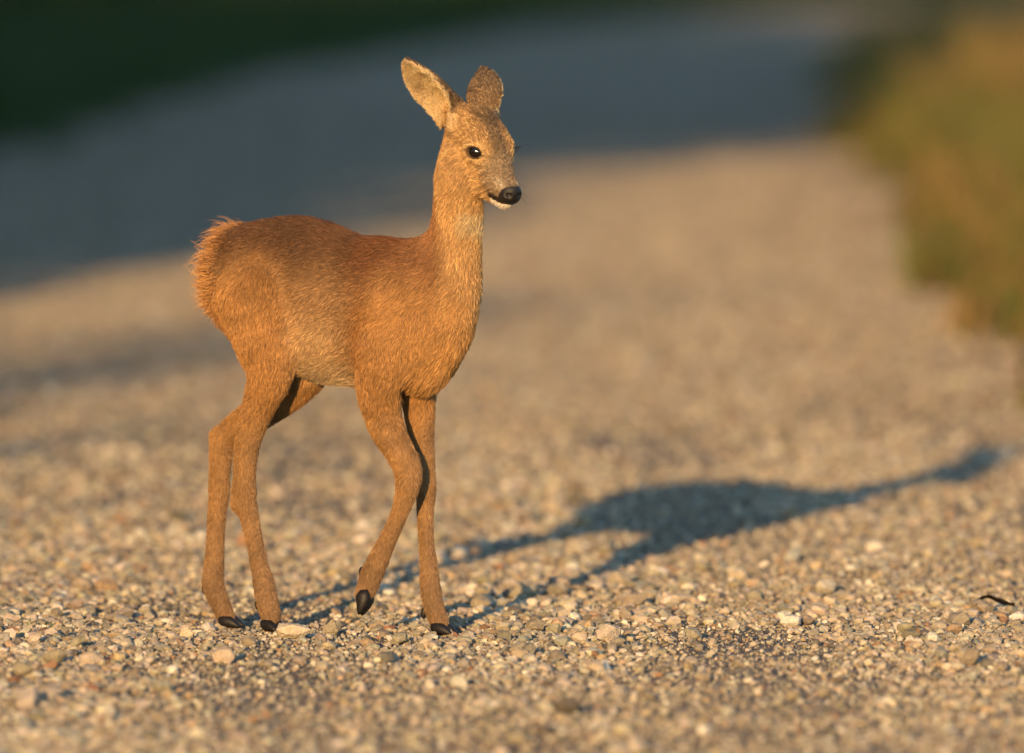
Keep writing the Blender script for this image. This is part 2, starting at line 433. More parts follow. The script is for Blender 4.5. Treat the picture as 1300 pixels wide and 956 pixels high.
for sd in (-1, 1):
    n_ = np.array([.50, sd*.81, .29]); n_ /= np.linalg.norm(n_)
    EYE_N[sd] = HF*n_[0]+HL*n_[1]+HU*n_[2]; EYE_C[sd] = HP(-3.5, sd*20.5, -1.5)
    lng = HF*.50-HL*(sd*.866)+HU*.19; lng = lng-EYE_N[sd]*(lng@EYE_N[sd]); lng /= np.linalg.norm(lng)
    EYE_A[sd] = np.stack([EYE_N[sd], lng, np.cross(EYE_N[sd], lng)])
# head
add_ell(HP(-46, 0, -9), (.046, .034, .034), HAX, .012, 'head')
add_ell(HP(-18, 0, 2), (.040, .0325, .0235), HAX, .014, 'head')
for sd in (-1, 1):
    add_ell(EYE_C[sd]+EYE_N[sd]*.001, (.0150, .0175, .0150), EYE_A[sd], .010, 'head')
    add_chain([HS(-52, sd*14, -36, 19), HS(-22, sd*14, -45, 18), HS(8, sd*11.5, -45, 16), HS(32, sd*8.5, -39, 13.5), HS(54, sd*5.5, -32, 10.5), HS(68, sd*3.5, -27.5, 7.5)], .014, 'head', 3)
    add_chain([HS(40, sd*8, -20, 13.5), HS(56, sd*8, -18, 12), HS(68, sd*7.5, -15, 9.5), HS(75.5, sd*6, -11, 7)], .009, 'head', 3)
add_chain([HS(-8, 0, -14, 28), HS(18, 0, -9, 22.5), HS(42, 0, -8, 17.5), HS(60, 0, -8.5, 14.2), HS(72, 0, -8.5, 11)], .014, 'head', 4)
add_chain([HS(52, 0, -33, 8.5), HS(70, 0, -27.5, 6.6)], .008, 'head', 2)
add_ell(HP(75.5, 0, -2), (.0072, .0120, .0092), HAX, .006, 'head')
# ears
EARS = []
def ear(base, tip, opening, length, halfw, cup):
    a = tip-base; a = a/np.linalg.norm(a)
    c = opening-a*(opening@a); c = c/np.linalg.norm(c); b_ = np.cross(c, a)
    def coords(p):
        q = p-base; return q@a, q@b_, q@c
    def w_of(t):
        tt = np.clip(t, 0, 1)
        return halfw*np.interp(tt, [0, .12, .3, .48, .65, .8, .9, .96, 1], [.50, .70, .95, 1.0, .90, .66, .42, .25, .04])
    def f(p):
        x, y, z = coords(p); t = x/length; w = w_of(t)
        cupd = cup*np.interp(np.clip(t, 0, 1), [0, .15, .5, 1], [1.25, 1.15, .75, .12])
        q = np.clip(np.abs(y)/np.maximum(w, 1e-4), 0, 1.3)
        zs = -cupd*(1-q**2)
        slope = 2*cupd*q/np.maximum(w, 1e-4)
        th = np.interp(np.clip(t, 0, 1), [0, .2, 1], [.005, .0038, .0030])
        d1 = np.abs(z-zs)/np.sqrt(1+slope**2)-th
        d2 = (np.abs(y)-w)*.8
        d3 = np.maximum(x-length, -x-.012)
        return np.maximum(np.maximum(d1, d2), d3)
    pts = np.array([base, tip])
    prims.append(dict(f=f, k=.006, region='ear', lo=pts.min(0)-halfw-.01, hi=pts.max(0)+halfw+.01, op='add'))
    EARS.append(dict(coords=coords, w=w_of, length=length, a=a, b=b_, c=c, base=base))
eb1, eb2 = HP(-84, -30, -10), HP(-86, 30, -8)
t1 = P(514, 77, -.165); t2 = P(614, 86, -.065)
ear(eb1, t1, np.array([-.72, -.69, .0]), np.linalg.norm(t1-eb1), .0300, .0215)
ear(eb2, t2, np.array([.42, .90, .1]), np.linalg.norm(t2-eb2), .0265, .018)
# roots of the ears
add_chain([HS(-66, -20, -8, 17), np.array([*(eb1+(t1-eb1)*.06-np.array([-.8, -.6, 0])*.010), .010])], .014, 'head', 1)
add_chain([HS(-66, 20, -8, 17), np.array([*(eb2+(t2-eb2)*.06-np.array([.42, .9, .1])*.008), .010])], .014, 'head', 1)
# legs: stations (u, v, depth, radius px)
def leg(rows, k=.018, region='leg'): add_chain([S(*r) for r in rows], k, region, 4)
LEGS = {
 'front_near': [(506, 405, -.122, 36), (490, 450, -.124, 34), (482, 488, -.114, 27.5), (485, 523, -.104, 22.5), (492, 545, -.108, 21), (506, 571, -.115, 18), (517, 594, -.120, 17), (518, 614, -.122, 15), (512, 638, -.118, 11.3), (503, 662, -.112, 9.6), (492, 686, -.105, 10.3), (482, 707, -.098, 12), (473, 727, -.093, 13.2), (467, 743, -.090, 12.4), (462, 756, -.088, 10)],
 'front_far': [(548, 420, -.045, 34), (536, 460, -.04, 30), (532, 495, -.045, 21), (533, 530, -.05, 17), (537, 569, -.058, 13.5), (539, 600, -.064, 12.5), (541, 622, -.066, 11.8), (540, 650, -.066, 9.6), (541, 686, -.067, 8.7), (544, 715, -.068, 10), (546, 742, -.070, 11.8), (550, 767, -.074, 11.8), (557, 788, -.078, 11), (561, 800, -.08, 9.5)],
 'hind_near': [(327, 380, .03, 50), (338, 430, .02, 40), (343, 468, .018, 29), (336, 497, .026, 22.5), (328, 518, .034, 19.5), (319, 545, .044, 16.8), (313, 569, .050, 15), (310.5, 598, .054, 13.6), (310, 622, .056, 13.6), (311.5, 640, .056, 13.6), (316.5, 656, .052, 11.2), (323, 686, .046, 9.8), (329, 716, .040, 10.2), (335, 740, .034, 12.4), (339, 763, .028, 13), (344.5, 784, .024, 11.4), (345.5, 795, .022, 10)],
 'hind_far': [(372, 400, .10, 42), (386, 455, .085, 32), (380, 482, .09, 26), (352, 508, .105, 22.5), (322, 529, .122, 20), (296, 547, .137, 17.5), (283, 562, .142, 15.3), (279, 598, .140, 12.8), (278, 628, .138, 12.3), (275, 657, .136, 10.8), (273.5, 686, .135, 10.6), (272, 715, .135, 11.8), (270.5, 741, .134, 13), (277, 760, .129, 12), (286, 781, .122, 10.6), (291, 791, .118, 9)],
}
for nme, r in LEGS.items(): leg(r, .011 if 'front' in nme else .018)
add_ell(D(.150, 0, H(462)), (.034, .034, .030), AX, .012, 'trunk')
# hock points (heel bone) of the hind legs
add_chain([S(283, 562, .142, 12), S(276, 553, .146, 8.5)], .010, 'leg', 1)
add_chain([S(309, 622, .056, 11), S(303, 638, .058, 8.5)], .010, 'leg', 1)
# carve: eye openings, nostrils, mouth line
for sd in (-1, 1):
    add_ell(EYE_C[sd]+EYE_N[sd]*.0165, (.0085, .0113, .0080), EYE_A[sd], .0025, 'eye', 'sub')
    add_ell(HP(82.8, sd*7.8, -3.5), (.0050, .0030, .0026), HAX, .0015, 'eye', 'sub')
    add_chain([HS(48, sd*17, -36, .8), HS(58, sd*14.5, -29, 1.2), HS(70, sd*10.5, -24.5, 1.5), HS(78, sd*6, -21.5, 1.6), HS(82, 0, -20.5, 1.6)], .0012, 'eye', 3, 'sub')

VX = .0021
def smin(a, b, k):
    h = np.maximum(k-np.abs(a-b), 0)/k
    return np.minimum(a, b)-h*h*k*.25
LO = np.min([q['lo'] for q in prims if q['op'] == 'add'], 0)-.012; HI = np.max([q['hi'] for q in prims if q['op'] == 'add'], 0)+.012
NN = np.ceil((HI-LO)/VX).astype(int)+1
FLD = np.full(NN, .05, np.float32)
for q in prims:
    mg = q['k']+.012
    i0 = np.maximum(np.floor((q['lo']-mg-LO)/VX).astype(int), 0); i1 = np.minimum(np.ceil((q['hi']+mg-LO)/VX).astype(int)+1, NN)
    ax = [(LO[j]+np.arange(i0[j], i1[j])*VX).astype(np.float32) for j in range(3)]
    if 'st' in q and len(q['st']) > 3:       # long chains: every piece only near itself
        tmp = np.full(i1-i0, .05, np.float32)
        for a, b in zip(q['st'][:-1], q['st'][1:]):
            lo = np.minimum(a[:3]-a[3], b[:3]-b[3])-mg; hi = np.maximum(a[:3]+a[3], b[:3]+b[3])+mg
            j0 = np.clip(np.floor((lo-LO)/VX).astype(int)-i0, 0, i1-i0); j1 = np.clip(np.ceil((hi-LO)/VX).astype(int)+1-i0, 0, i1-i0)
            p = np.stack(np.meshgrid(*[ax[j][j0[j]:j1[j]] for j in range(3)], indexing='ij'), -1)
            sl = tuple(slice(j0[j], j1[j]) for j in range(3))
            tmp[sl] = np.minimum(tmp[sl], chain_d(p, np.array([a, b], np.float32)))
        sl = tuple(slice(i0[j], i1[j]) for j in range(3))
        if q['op'] == 'add': FLD[sl] = smin(FLD[sl], tmp, q['k'])
        else: FLD[sl] = -smin(-FLD[sl], tmp, q['k'])
        continue
    for x0 in range(0, len(ax[0]), 24):
        xs = ax[0][x0:x0+24]
        p = np.stack(np.meshgrid(xs, ax[1], ax[2], indexing='ij'), -1)
        dv = q['f'](p)
        sl = (slice(i0[0]+x0, i0[0]+x0+len(xs)), slice(i0[1], i1[1]), slice(i0[2], i1[2]))
        if q['op'] == 'add': FLD[sl] = smin(FLD[sl], dv, q['k'])
        else: FLD[sl] = -smin(-FLD[sl], dv, q['k'])
def surface_nets(Fd):
    ins = Fd < 0
    n = np.array(Fd.shape)-1
    c = sum(ins[i:i+n[0], j:j+n[1], k:k+n[2]].astype(np.int8) for i in (0, 1) for j in (0, 1) for k in (0, 1))
    act = np.argwhere((c > 0) & (c < 8))
    vid = np.full(n, -1, np.int32); vid[tuple(act.T)] = np.arange(len(act))
    acc = np.zeros((len(act), 3)); cnt = np.zeros(len(act))
    cor = [(i, j, k) for i in (0, 1) for j in (0, 1) for k in (0, 1)]
    for a in cor:
        for b in cor:
            if sum(b)-sum(a) == 1 and all(y >= x for x, y in zip(a, b)):
                fa = Fd[act[:, 0]+a[0], act[:, 1]+a[1], act[:, 2]+a[2]]; fb = Fd[act[:, 0]+b[0], act[:, 1]+b[1], act[:, 2]+b[2]]
                cr = (fa < 0) != (fb < 0)
                t = np.where(cr, fa/np.where(fa == fb, 1, fa-fb), 0)
                acc[cr] += (np.array(a)+t[:, None]*(np.array(b)-np.array(a)))[cr]; cnt[cr] += 1
    V = act+acc/cnt[:, None]
    quads = []
    for d_ in range(3):
        e = [0, 0, 0]; e[d_] = 1
        A = ins[:ins.shape[0]-e[0], :ins.shape[1]-e[1], :ins.shape[2]-e[2]]; B = ins[e[0]:, e[1]:, e[2]:]
        pts = np.argwhere(A != B); sg = A[tuple(pts.T)]
        o1, o2 = [(1, 2), (2, 0), (0, 1)][d_]
        u = np.zeros(3, int); u[o1] = 1; w = np.zeros(3, int); w[o2] = 1
        ok = (pts[:, o1] > 0) & (pts[:, o2] > 0) & (pts[:, o1] < n[o1]) & (pts[:, o2] < n[o2]); pts = pts[ok]; sg = sg[ok]
        g = lambda q: vid[tuple(q.T)]
        Q = np.stack([g(pts-u-w), g(pts-w), g(pts), g(pts-u)], 1)
        Q[~sg] = Q[~sg][:, ::-1]; quads.append(Q)
    return V, np.concatenate(quads)
BV, BF = surface_nets(FLD)
BV = LO+BV*VX
del FLD
def vert_adj(F, n):
    e = np.concatenate([F[:, [0, 1]], F[:, [1, 2]], F[:, [2, 3]], F[:, [3, 0]]]); return e
E_ = vert_adj(BF, len(BV))
deg = np.bincount(E_[:, 0], minlength=len(BV))
def lap(V):
    s = np.stack([np.bincount(E_[:, 0], V[E_[:, 1], j], minlength=len(V)) for j in range(3)], 1)
    return s/deg[:, None]
for it in range(6):        # Taubin smoothing keeps the volume
    BV = BV+.5*(lap(BV)-BV); BV = BV-.52*(lap(BV)-BV)
earm = np.zeros(len(BV)); othr = np.full(len(BV), .2)
for q in prims:
    near = np.all((BV > q['lo']-.02) & (BV < q['hi']+.02), 1)
    if q['region'] == 'ear': earm[near] = np.maximum(earm[near], q['f'](BV[near]) < .004)
    elif q['op'] == 'add' and q['region'] in ('head', 'neck') and near.any(): othr[near] = np.minimum(othr[near], q['f'](BV[near]))
earm = (earm*(othr > .004))[:, None]
for it in range(10): BV = BV+earm*.5*(lap(BV)-BV); BV = BV-earm*.51*(lap(BV)-BV)
fn = np.cross(BV[BF[:, 2]]-BV[BF[:, 0]], BV[BF[:, 3]]-BV[BF[:, 1]])
BN = np.stack([sum(np.bincount(BF[:, q], fn[:, j], minlength=len(BV)) for q in range(4)) for j in range(3)], 1)
BN /= np.linalg.norm(BN, axis=1)[:, None]+1e-12
print('fawn verts', len(BV), 'faces', len(BF), 'box', LO, HI, 'time', round(time.time()-T0, 1))

# region weights at the vertices
REG = ['trunk', 'neck', 'head', 'ear', 'leg']
RD = {}
for g in REG:
    dmin = np.full(len(BV), .2)
    for q in prims:
        if q['region'] == g and q['op'] == 'add':
            near = np.all((BV > q['lo']-.05) & (BV < q['hi']+.05), 1)
            if near.any(): dmin[near] = np.minimum(dmin[near], q['f'](BV[near]))
    RD[g] = dmin
ww = np.stack([np.exp(-np.maximum(RD[g], -.02)/.010) for g in REG], 1); ww /= ww.sum(1)[:, None]
W = {g: ww[:, i] for i, g in enumerate(REG)}

# local coordinates
q = BV-ORG; s_ = q@FW; lat = q@LT; z_ = q[:, 2]; vv = 805-z_*918
h = (BV-HD_M)@HAX.T*1000; hx, hy, hz = h.T
N1 = lambda sc, seed: vnoise(s_*sc+z_*sc*.31, (z_-lat*.7)*sc, seed)
def mixc(a, b, t): return a*(1-t[:, None])+np.array(b)*t[:, None]
ONE = np.ones((len(BV), 1))
# ---- coat colours
trunk = ONE*np.array((.32, .190, .090))                                                           # grey brown flank
trunk = mixc(trunk, (.088, .041, .019), sstep(400, 300, vv)*.95)                                   # dark red back
trunk = mixc(trunk, (.12, .046, .015), sstep(.03, .09, s_)*sstep(400, 310, vv)*.9)                # rusty withers
trunk = mixc(trunk, (.25, .105, .032), sstep(.06, .11, s_)*sstep(330, 430, vv))                   # orange shoulder
trunk = mixc(trunk, (.47, .255, .088), sstep(.105, .15, s_)*sstep(320, 375, vv))                  # chest
trunk = mixc(trunk, (.31, .150, .052), sstep(-.10, -.15, s_)*sstep(330, 420, vv))                 # haunch
trunk = mixc(trunk, (.46, .30, .150), sstep(380, 430, vv)*sstep(.07, .02, s_)*sstep(-.1, -.05, s_)*.8)
trunk = mixc(trunk, (.46, .33, .19), sstep(450, 480, vv)*sstep(.09, .05, s_)*sstep(-.13, -.06, s_))   # pale belly
rump = sstep(-.155, -.188, s_)*sstep(440, 400, vv)
trunk = mixc(trunk, (.54, .27, .095), rump)
trunk *= (1+.30*(N1(38, 4)-.5))[:, None]
neck = ONE*np.array((.48, .285, .115))
nax = (BV-P(583, 240, -.145)); front = nax@np.array([.75, -.5, -.2])
neck = mixc(neck, (.26, .125, .050), sstep(-.012, -.034, nax@np.array([.80, -.60, .1])))            # darker nape
neck = mixc(neck, (.62, .46, .25), sstep(.010, .024, front)*sstep(258, 266, vv)*sstep(300, 280, vv)*.85)   # pale throat patch
neck *= (1+.30*(N1(60, 8)-.5))[:, None]
head = ONE*np.array((.33, .195, .080))
grey = (.105, .076, .047)
head = mixc(head, grey, sstep(18, 6, np.abs(hy))*sstep(-75, -55, hx)*sstep(-12, 2, hz)*.9)           # forehead and bridge
head = mixc(head, (.045, .033, .022), sstep(24, 10, np.abs(hy))*sstep(-18, -42, hx)*sstep(-8, 8, hz)*.85)   # dark crown
head = mixc(head, (.21, .152, .092), sstep(8, 28, hx)*sstep(-36, -16, hz)*.9)                        # grey muzzle sides
head = mixc(head, (.15, .090, .045), np.exp(-((hz+50)/7.5)**2)*sstep(-54, -40, hx)*sstep(18, 4, hx)*sstep(8, 14, np.abs(hy))*.75)   # dark stroke along the cheek
head = mixc(head, (.38, .235, .095), sstep(-56, -64, hz)*.7)                                            # paler jaw
head = mixc(head, (.50, .42, .30), sstep(44, 58, hx)*sstep(4, 0, hz)*sstep(-8, -2, hz)*.4)
MZ = np.interp(hx, [40, 48, 58, 70, 78, 82], [-38, -35.5, -30, -24.5, -21.5, -20.5])          # height of the mouth line
black = sstep(72.5, 75, hx+.15*np.abs(hy)-.25*np.abs(hz+3))*sstep(-21, -19, hz)
black = np.maximum(black, sstep(50, 58, hx)*sstep(-1.5, .3, hz-MZ)*sstep(11, 5, hz-MZ)*.95)
head = mixc(head, (.72, .64, .52), sstep(57, 63, hx)*sstep(.3, -1.6, hz-MZ))                           # white chin
head = mixc(head, (.012, .010, .009), black)
lid = np.zeros(len(BV)); ring = np.zeros(len(BV))
for sd in (-1, 1):
    e_ = (BV-EYE_C[sd])@EYE_A[sd].T*1000
    rr = np.sqrt((e_[:, 1]/11.2)**2+(e_[:, 2]/8.2)**2)
    on = sstep(2, 6, e_[:, 0])
    lid = np.maximum(lid, sstep(1.28, 1.08, rr)*on)
    lid = np.maximum(lid, np.exp(-((e_[:, 1]-14.5)/3.5)**2-((e_[:, 2]-0*sd)/2)**2)*on)
    ring = np.maximum(ring, np.exp(-(np.maximum(rr-1.2, 0)/.65)**2)*on)
head = mixc(head, (.54, .35, .155), ring*.9)                                                          # light round the eye
head = mixc(head, (.012, .010, .009), black)
head = mixc(head, (.014, .010, .008), lid)
legc = ONE*np.array((.32, .175, .064))
legc = mixc(legc, (.20, .125, .066), sstep(600, 760, vv)*.75)
legc = mixc(legc, (.30, .185, .095), np.clip(BN@FW, 0, 1)*.5*sstep(500, 560, vv))                    # greyer fronts
legc = mixc(legc, (.37, .19, .064), sstep(560, 480, vv))
legc *= (1+.35*(N1(55, 12)-.5))[:, None]
ear_c = ONE*np.array((.135, .092, .055)); ear_in = np.zeros(len(BV)); ear_t = np.zeros(len(BV))
for e in EARS:
    x, y, zz = e['coords'](BV); t = x/e['length']
    mine = (RD['ear'] < .012) & (t > -.1) & (t < 1.05) & (np.abs(y) < .036) & (np.abs(zz) < .045)
    inside = mine & (BN@e['c'] > .12)
    ear_in[inside] = 1; ear_t[mine] = t[mine]
    cc = mixc(ONE[mine]*np.array((.60, .44, .25)), (.22, .13, .07), sstep(.55, .95, np.abs(y[mine])/e['w'](t[mine]))*np.clip(-np.sign(y[mine]), 0, 1)*.0+sstep(.80, 1., t[mine])*.35)
    patch = np.exp(-((t[mine]-.5)/.13)**2-((y[mine]-.017)/.008)**2)+np.exp(-((t[mine]-.5)/.13)**2-((y[mine]+.017)/.008)**2)*0
    cc = mixc(cc, (.16, .10, .055), np.clip(patch, 0, 1)*.6)
    bk = mixc(ONE[mine]*np.array((.135, .092, .055)), (.04, .028, .018), sstep(.86, 1, t[mine])*.7)
    ear_c[mine] = np.where(inside[mine][:, None], cc, bk)
BC = trunk*W['trunk'][:, None]+neck*W['neck'][:, None]+head*W['head'][:, None]+legc*W['leg'][:, None]+ear_c*W['ear'][:, None]

# ---- body mesh
fawn = empty('fawn', (float(ORG[0]), float(ORG[1]), 0))
tag(fawn, 'young reddish brown roe deer fawn walking across the gravel with one forefoot lifted', 'deer')
m, nt, b = material('fawn_skin', .75, spec=.25); attr_color(nt, b)
M_SKIN = m
body = link('body', mesh_np('body', BV, BF, M_SKIN, True, BC*.8), fawn)

# ---- coat: combed hair curves
flow = (-FW*1.0+np.array([0, 0, -.55]))*W['trunk'][:, None]
flow = flow+(LT*np.sign(lat)[:, None]*.0)
nd = np.array([-.35, .1, -1.0]); flow = flow+nd*W['neck'][:, None]
flow = flow+(-HF+HU*-.15)*W['head'][:, None]+np.array([-.12, .05, -1.0])*W['leg'][:, None]
for e in EARS:
    flow = flow+(e['a']*((np.linalg.norm(BV-e['base']-e['a']*.05, axis=1) < .09)[:, None]))*W['ear'][:, None]
rumpw = sstep(-.145, -.185, s_)*sstep(425, 390, vv)*W['trunk']
flow = flow*(1-rumpw[:, None])+rumpw[:, None]*(-FW*1.0+UPV*.12)
flow = flow-BN*(flow*BN).sum(1)[:, None]; flow /= np.linalg.norm(flow, axis=1)[:, None]+1e-9
LEN = .0105*W['trunk']+.0105*W['neck']+.0036*W['head']+.0036*W['ear']+.0065*W['leg']
LEN = LEN+.009*sstep(455, 485, vv)*W['trunk']+.004*sstep(560, 480, vv)*W['leg']
LEN = np.where(ear_in > 0, .0048, LEN)
LEN *= 1-.25*sstep(10, 50, hx)*W['head']
LEN = LEN+.020*rumpw
LIFT = .24*W['trunk']+.24*W['neck']+.38*W['head']+.42*W['ear']+.26*W['leg']+.65*rumpw
bare = np.clip(black*W['head']*sstep(66, 70, hx)+lid*W['head'], 0, 1)
DENS = (1.0*W['trunk']+1.15*W['neck']+3.4*W['head']+3.2*W['ear']+1.6*W['leg'])*(1-bare)
PEP = .28*W['trunk']+.28*W['neck']+.50*W['head']+.50*W['ear']+.24*W['leg']
tri = np.concatenate([BF[:, [0, 1, 2]], BF[:, [0, 2, 3]]])
ar = np.linalg.norm(np.cross(BV[tri[:, 1]]-BV[tri[:, 0]], BV[tri[:, 2]]-BV[tri[:, 0]]), axis=1)*.5
pr = ar*DENS[tri].mean(1); pr /= pr.sum()
NH = 330000
ti = tri[rng.choice(len(tri), NH, p=pr)]
r1, r2 = rng.random(NH), rng.random(NH); fl = r1+r2 > 1; r1[fl] = 1-r1[fl]; r2[fl] = 1-r2[fl]
bw = np.stack([1-r1-r2, r1, r2], 1)
def itp(A): return (A[ti]*bw[..., None]).sum(1) if A.ndim == 2 else (A[ti]*bw).sum(1)
hp, hn, hd = itp(BV), itp(BN), itp(flow)
hl = itp(LEN)*rng.uniform(.65, 1.25, NH); hli = itp(LIFT)
# combing irregularities: swirl the flow with low noise
side = np.cross(hn, hd)
sw = (vnoise(hp[:, 0]*45+hp[:, 1]*20, hp[:, 2]*45, 31)-.5)*.9+(vnoise(hp[:, 0]*160+hp[:, 1]*80, hp[:, 2]*160, 32)-.5)*.7+rng.normal(0, .16, NH)
hd = hd*np.cos(sw)[:, None]+side*np.sin(sw)[:, None]; hd /= np.linalg.norm(hd, axis=1)[:, None]+1e-9
stray = rng.random(NH) < .04
lift0 = hli*rng.uniform(.6, 1.5, NH)*np.where(stray, 1.8, 1)+.06
rw = itp(rumpw); hl = hl*(1+rw*rng.uniform(-.55, .6, NH)); hd = hd+rw[:, None]*rng.normal(0, .22, (NH, 3)); hd /= np.linalg.norm(hd, axis=1)[:, None]
pts = np.zeros((NH, 4, 3)); pts[:, 0] = hp-hn*.0006
seg = (hl/3)[:, None]
for k, f in enumerate((1.35, .8, .35)):
    a = np.clip(lift0*f, .03, 1.35)[:, None]
    pts[:, k+1] = pts[:, k]+seg*(hd*np.cos(a)+hn*np.sin(a)+np.array([0, 0, -.05])*k)
pep = vnoise(hp[:, 0]*520+hp[:, 1]*230, hp[:, 2]*520+hp[:, 1]*150, 61)-.5
hc = np.clip(itp(BC), .004, .9)*(1+1.5*pep*itp(np.clip(W['head']+W['ear']*(1-ear_in)+.15*W['leg']+.22*W['trunk'], 0, 1)))[:, None]*np.exp(rng.normal(0, 1, NH)*itp(PEP))[:, None]
hc = np.clip(hc, .004, .85)
rad0 = np.clip(.00014+hl*.015, .00016, .00034)
rads = np.stack([rad0, rad0*.95, rad0*.65, rad0*.15], 1)
cu = bpy.data.hair_curves.new('coat')
cu.add_curves([4]*NH)
cu.attributes['position'].data.foreach_set('vector', pts.astype(np.float32).ravel())
ra = cu.attributes.get('radius') or cu.attributes.new('radius', 'FLOAT', 'POINT')
ra.data.foreach_set('value', rads.astype(np.float32).ravel())
ca = cu.attributes.new('tint', 'FLOAT_COLOR', 'CURVE')
ca.data.foreach_set('color', np.concatenate([hc, np.ones((NH, 1))], 1).astype(np.float32).ravel())
m, nt, b = material('fawn_coat', .55, spec=.25); attr_color(nt, b)
cu.materials.append(m)
coat = link('coat', cu, fawn)
print('coat done', round(time.time()-T0, 1))

# ---- eyes
m, nt, b = material('eye_dark', .09, (.010, .006, .004), 1.0); M_EYE = m
m, nt, b = material('horn_black', .55, (.011, .009, .008), .35)
nz = nt.nodes.new('ShaderNodeTexNoise'); nz.inputs['Scale'].default_value = 180
tc = nt.nodes.new('ShaderNodeTexCoord'); nt.links.new(tc.outputs['Object'], nz.inputs['Vector'])
bp = nt.nodes.new('ShaderNodeBump'); bp.inputs['Distance'].default_value = .001; bp.inputs['Strength'].default_value = .5
nt.links.new(nz.outputs['Fac'], bp.inputs['Height']); nt.links.new(bp.outputs[0], b.inputs['Normal'])
M_HORN = m
m, nt, b = material('nose_leather', .42, (.010, .008, .007), .5)
vo = nt.nodes.new('ShaderNodeTexVoronoi'); vo.inputs['Scale'].default_value = 900
tc = nt.nodes.new('ShaderNodeTexCoord'); nt.links.new(tc.outputs['Object'], vo.inputs['Vector'])
bp = nt.nodes.new('ShaderNodeBump'); bp.inputs['Distance'].default_value = .0006; bp.inputs['Strength'].default_value = .7
nt.links.new(vo.outputs['Distance'], bp.inputs['Height']); nt.links.new(bp.outputs[0], b.inputs['Normal'])
M_NOSE = m
def ball(name, c, rad, axes, mat, parent, seg=28):
    bm = bmesh.new(); bmesh.ops.create_uvsphere(bm, u_segments=seg, v_segments=seg//2, radius=1)
    A = np.array(axes)
    for v in bm.verts:
        p = np.array(c)+(np.array(v.co)*np.array(rad))@A; v.co = p
    for f in bm.faces: f.smooth = True
    me = bpy.data.meshes.new(name); bm.to_mesh(me); bm.free(); me.materials.append(mat)
    return link(name, me, parent)
for sd in (-1, 1):
    ball('eye', EYE_C[sd]+EYE_N[sd]*.0010, (.0138, .0136, .0120), EYE_A[sd], M_EYE, fawn)
# eyelashes and whiskers as thin tapering hairs
def hairs(name, roots, dirs, lens, rad, mat, sag=.15):
    n = len(roots); pt = np.zeros((n, 4, 3)); pt[:, 0] = roots
    for k in range(3):
        dd = np.array(dirs)+np.array([0, 0, -sag*k]); dd /= np.linalg.norm(dd, axis=1)[:, None]
        pt[:, k+1] = pt[:, k]+dd*(np.array(lens)/3)[:, None]
    c_ = bpy.data.hair_curves.new(name); c_.add_curves([4]*n)
    c_.attributes['position'].data.foreach_set('vector', pt.astype(np.float32).ravel())
    a_ = c_.attributes.get('radius') or c_.attributes.new('radius', 'FLOAT', 'POINT')
    a_.data.foreach_set('value', np.tile(np.array([1, .9, .6, .15])*rad, n).astype(np.float32))
    c_.materials.append(mat)
    return link(name, c_, fawn)
for sd in (-1, 1):
    rt, dr, ln = [], [], []
    for t in np.linspace(-.9, 1.0, 12):
        rt.append(EYE_C[sd]+EYE_N[sd]*.0125+EYE_A[sd][1]*(t*.0095)+HU*(.0078*(1-.5*t*t))); dr.append(EYE_N[sd]*.9+HU*.25+EYE_A[sd][1]*(t*.5)+rng.normal(0, .08, 3)); ln.append(rng.uniform(.007, .011))
    hairs('eyelashes', np.array(rt), np.array(dr), ln, .00028, M_HORN, -.1)
rt, dr, ln = [], [], []
for sd in (-1, 1):
    for i in range(9):
        rt.append(HP(rng.uniform(58, 72), sd*13, rng.uniform(-18, -6))); dr.append(HL*sd*.8+HF*.4+rng.normal(0, .25, 3)); ln.append(rng.uniform(.012, .026))
hairs('whiskers', np.array(rt), np.array(dr), ln, .00016, M_HORN)
# nose leather, a wet dark cap over the muzzle tip
sel = (RD['head'] < .02) & (black > .5) & (hx > 70)
fs = sel[BF].all(1)
uq, inv = np.unique(BF[fs], return_inverse=True)
link('nose', mesh_np('nose', BV[uq]+BN[uq]*.0006, inv.reshape(-1, 4), M_NOSE, True), fawn)

# ---- hooves: two claws each, and dew claws
def claw(tip_dir, down, wid, base, L, hgt, off, w):
    """a wedge: tall at the heel and coronet, pointed toe; returns ring-lofted verts"""
    rows = [(-.30, .62, .85, .30), (0, .98, 1.0, 0), (.3, .95, 1.0, 0), (.6, .70, .86, 0), (.85, .40, .58, 0), (1.0, .16, .24, .02)]
    V, F = [], []
    n = 10
    for (t, hh, ww_, lift) in rows:
        for k in range(n):
            a = 2*math.pi*k/n
            y = math.copysign(abs(math.cos(a))**.7, math.cos(a))*w*.5*ww_; z = (math.copysign(abs(math.sin(a))**.6, math.sin(a))*.5+.5)*hgt*hh+lift*hgt
            V.append(base+tip_dir*(t*L)+wid*(off+y-.25*off*max(t, 0))-down*z)
    for i in range(len(rows)-1):
        for k in range(n):
            F.append((i*n+k, i*n+(k+1) % n, (i+1)*n+(k+1) % n, (i+1)*n+k))
    return np.array(V), F
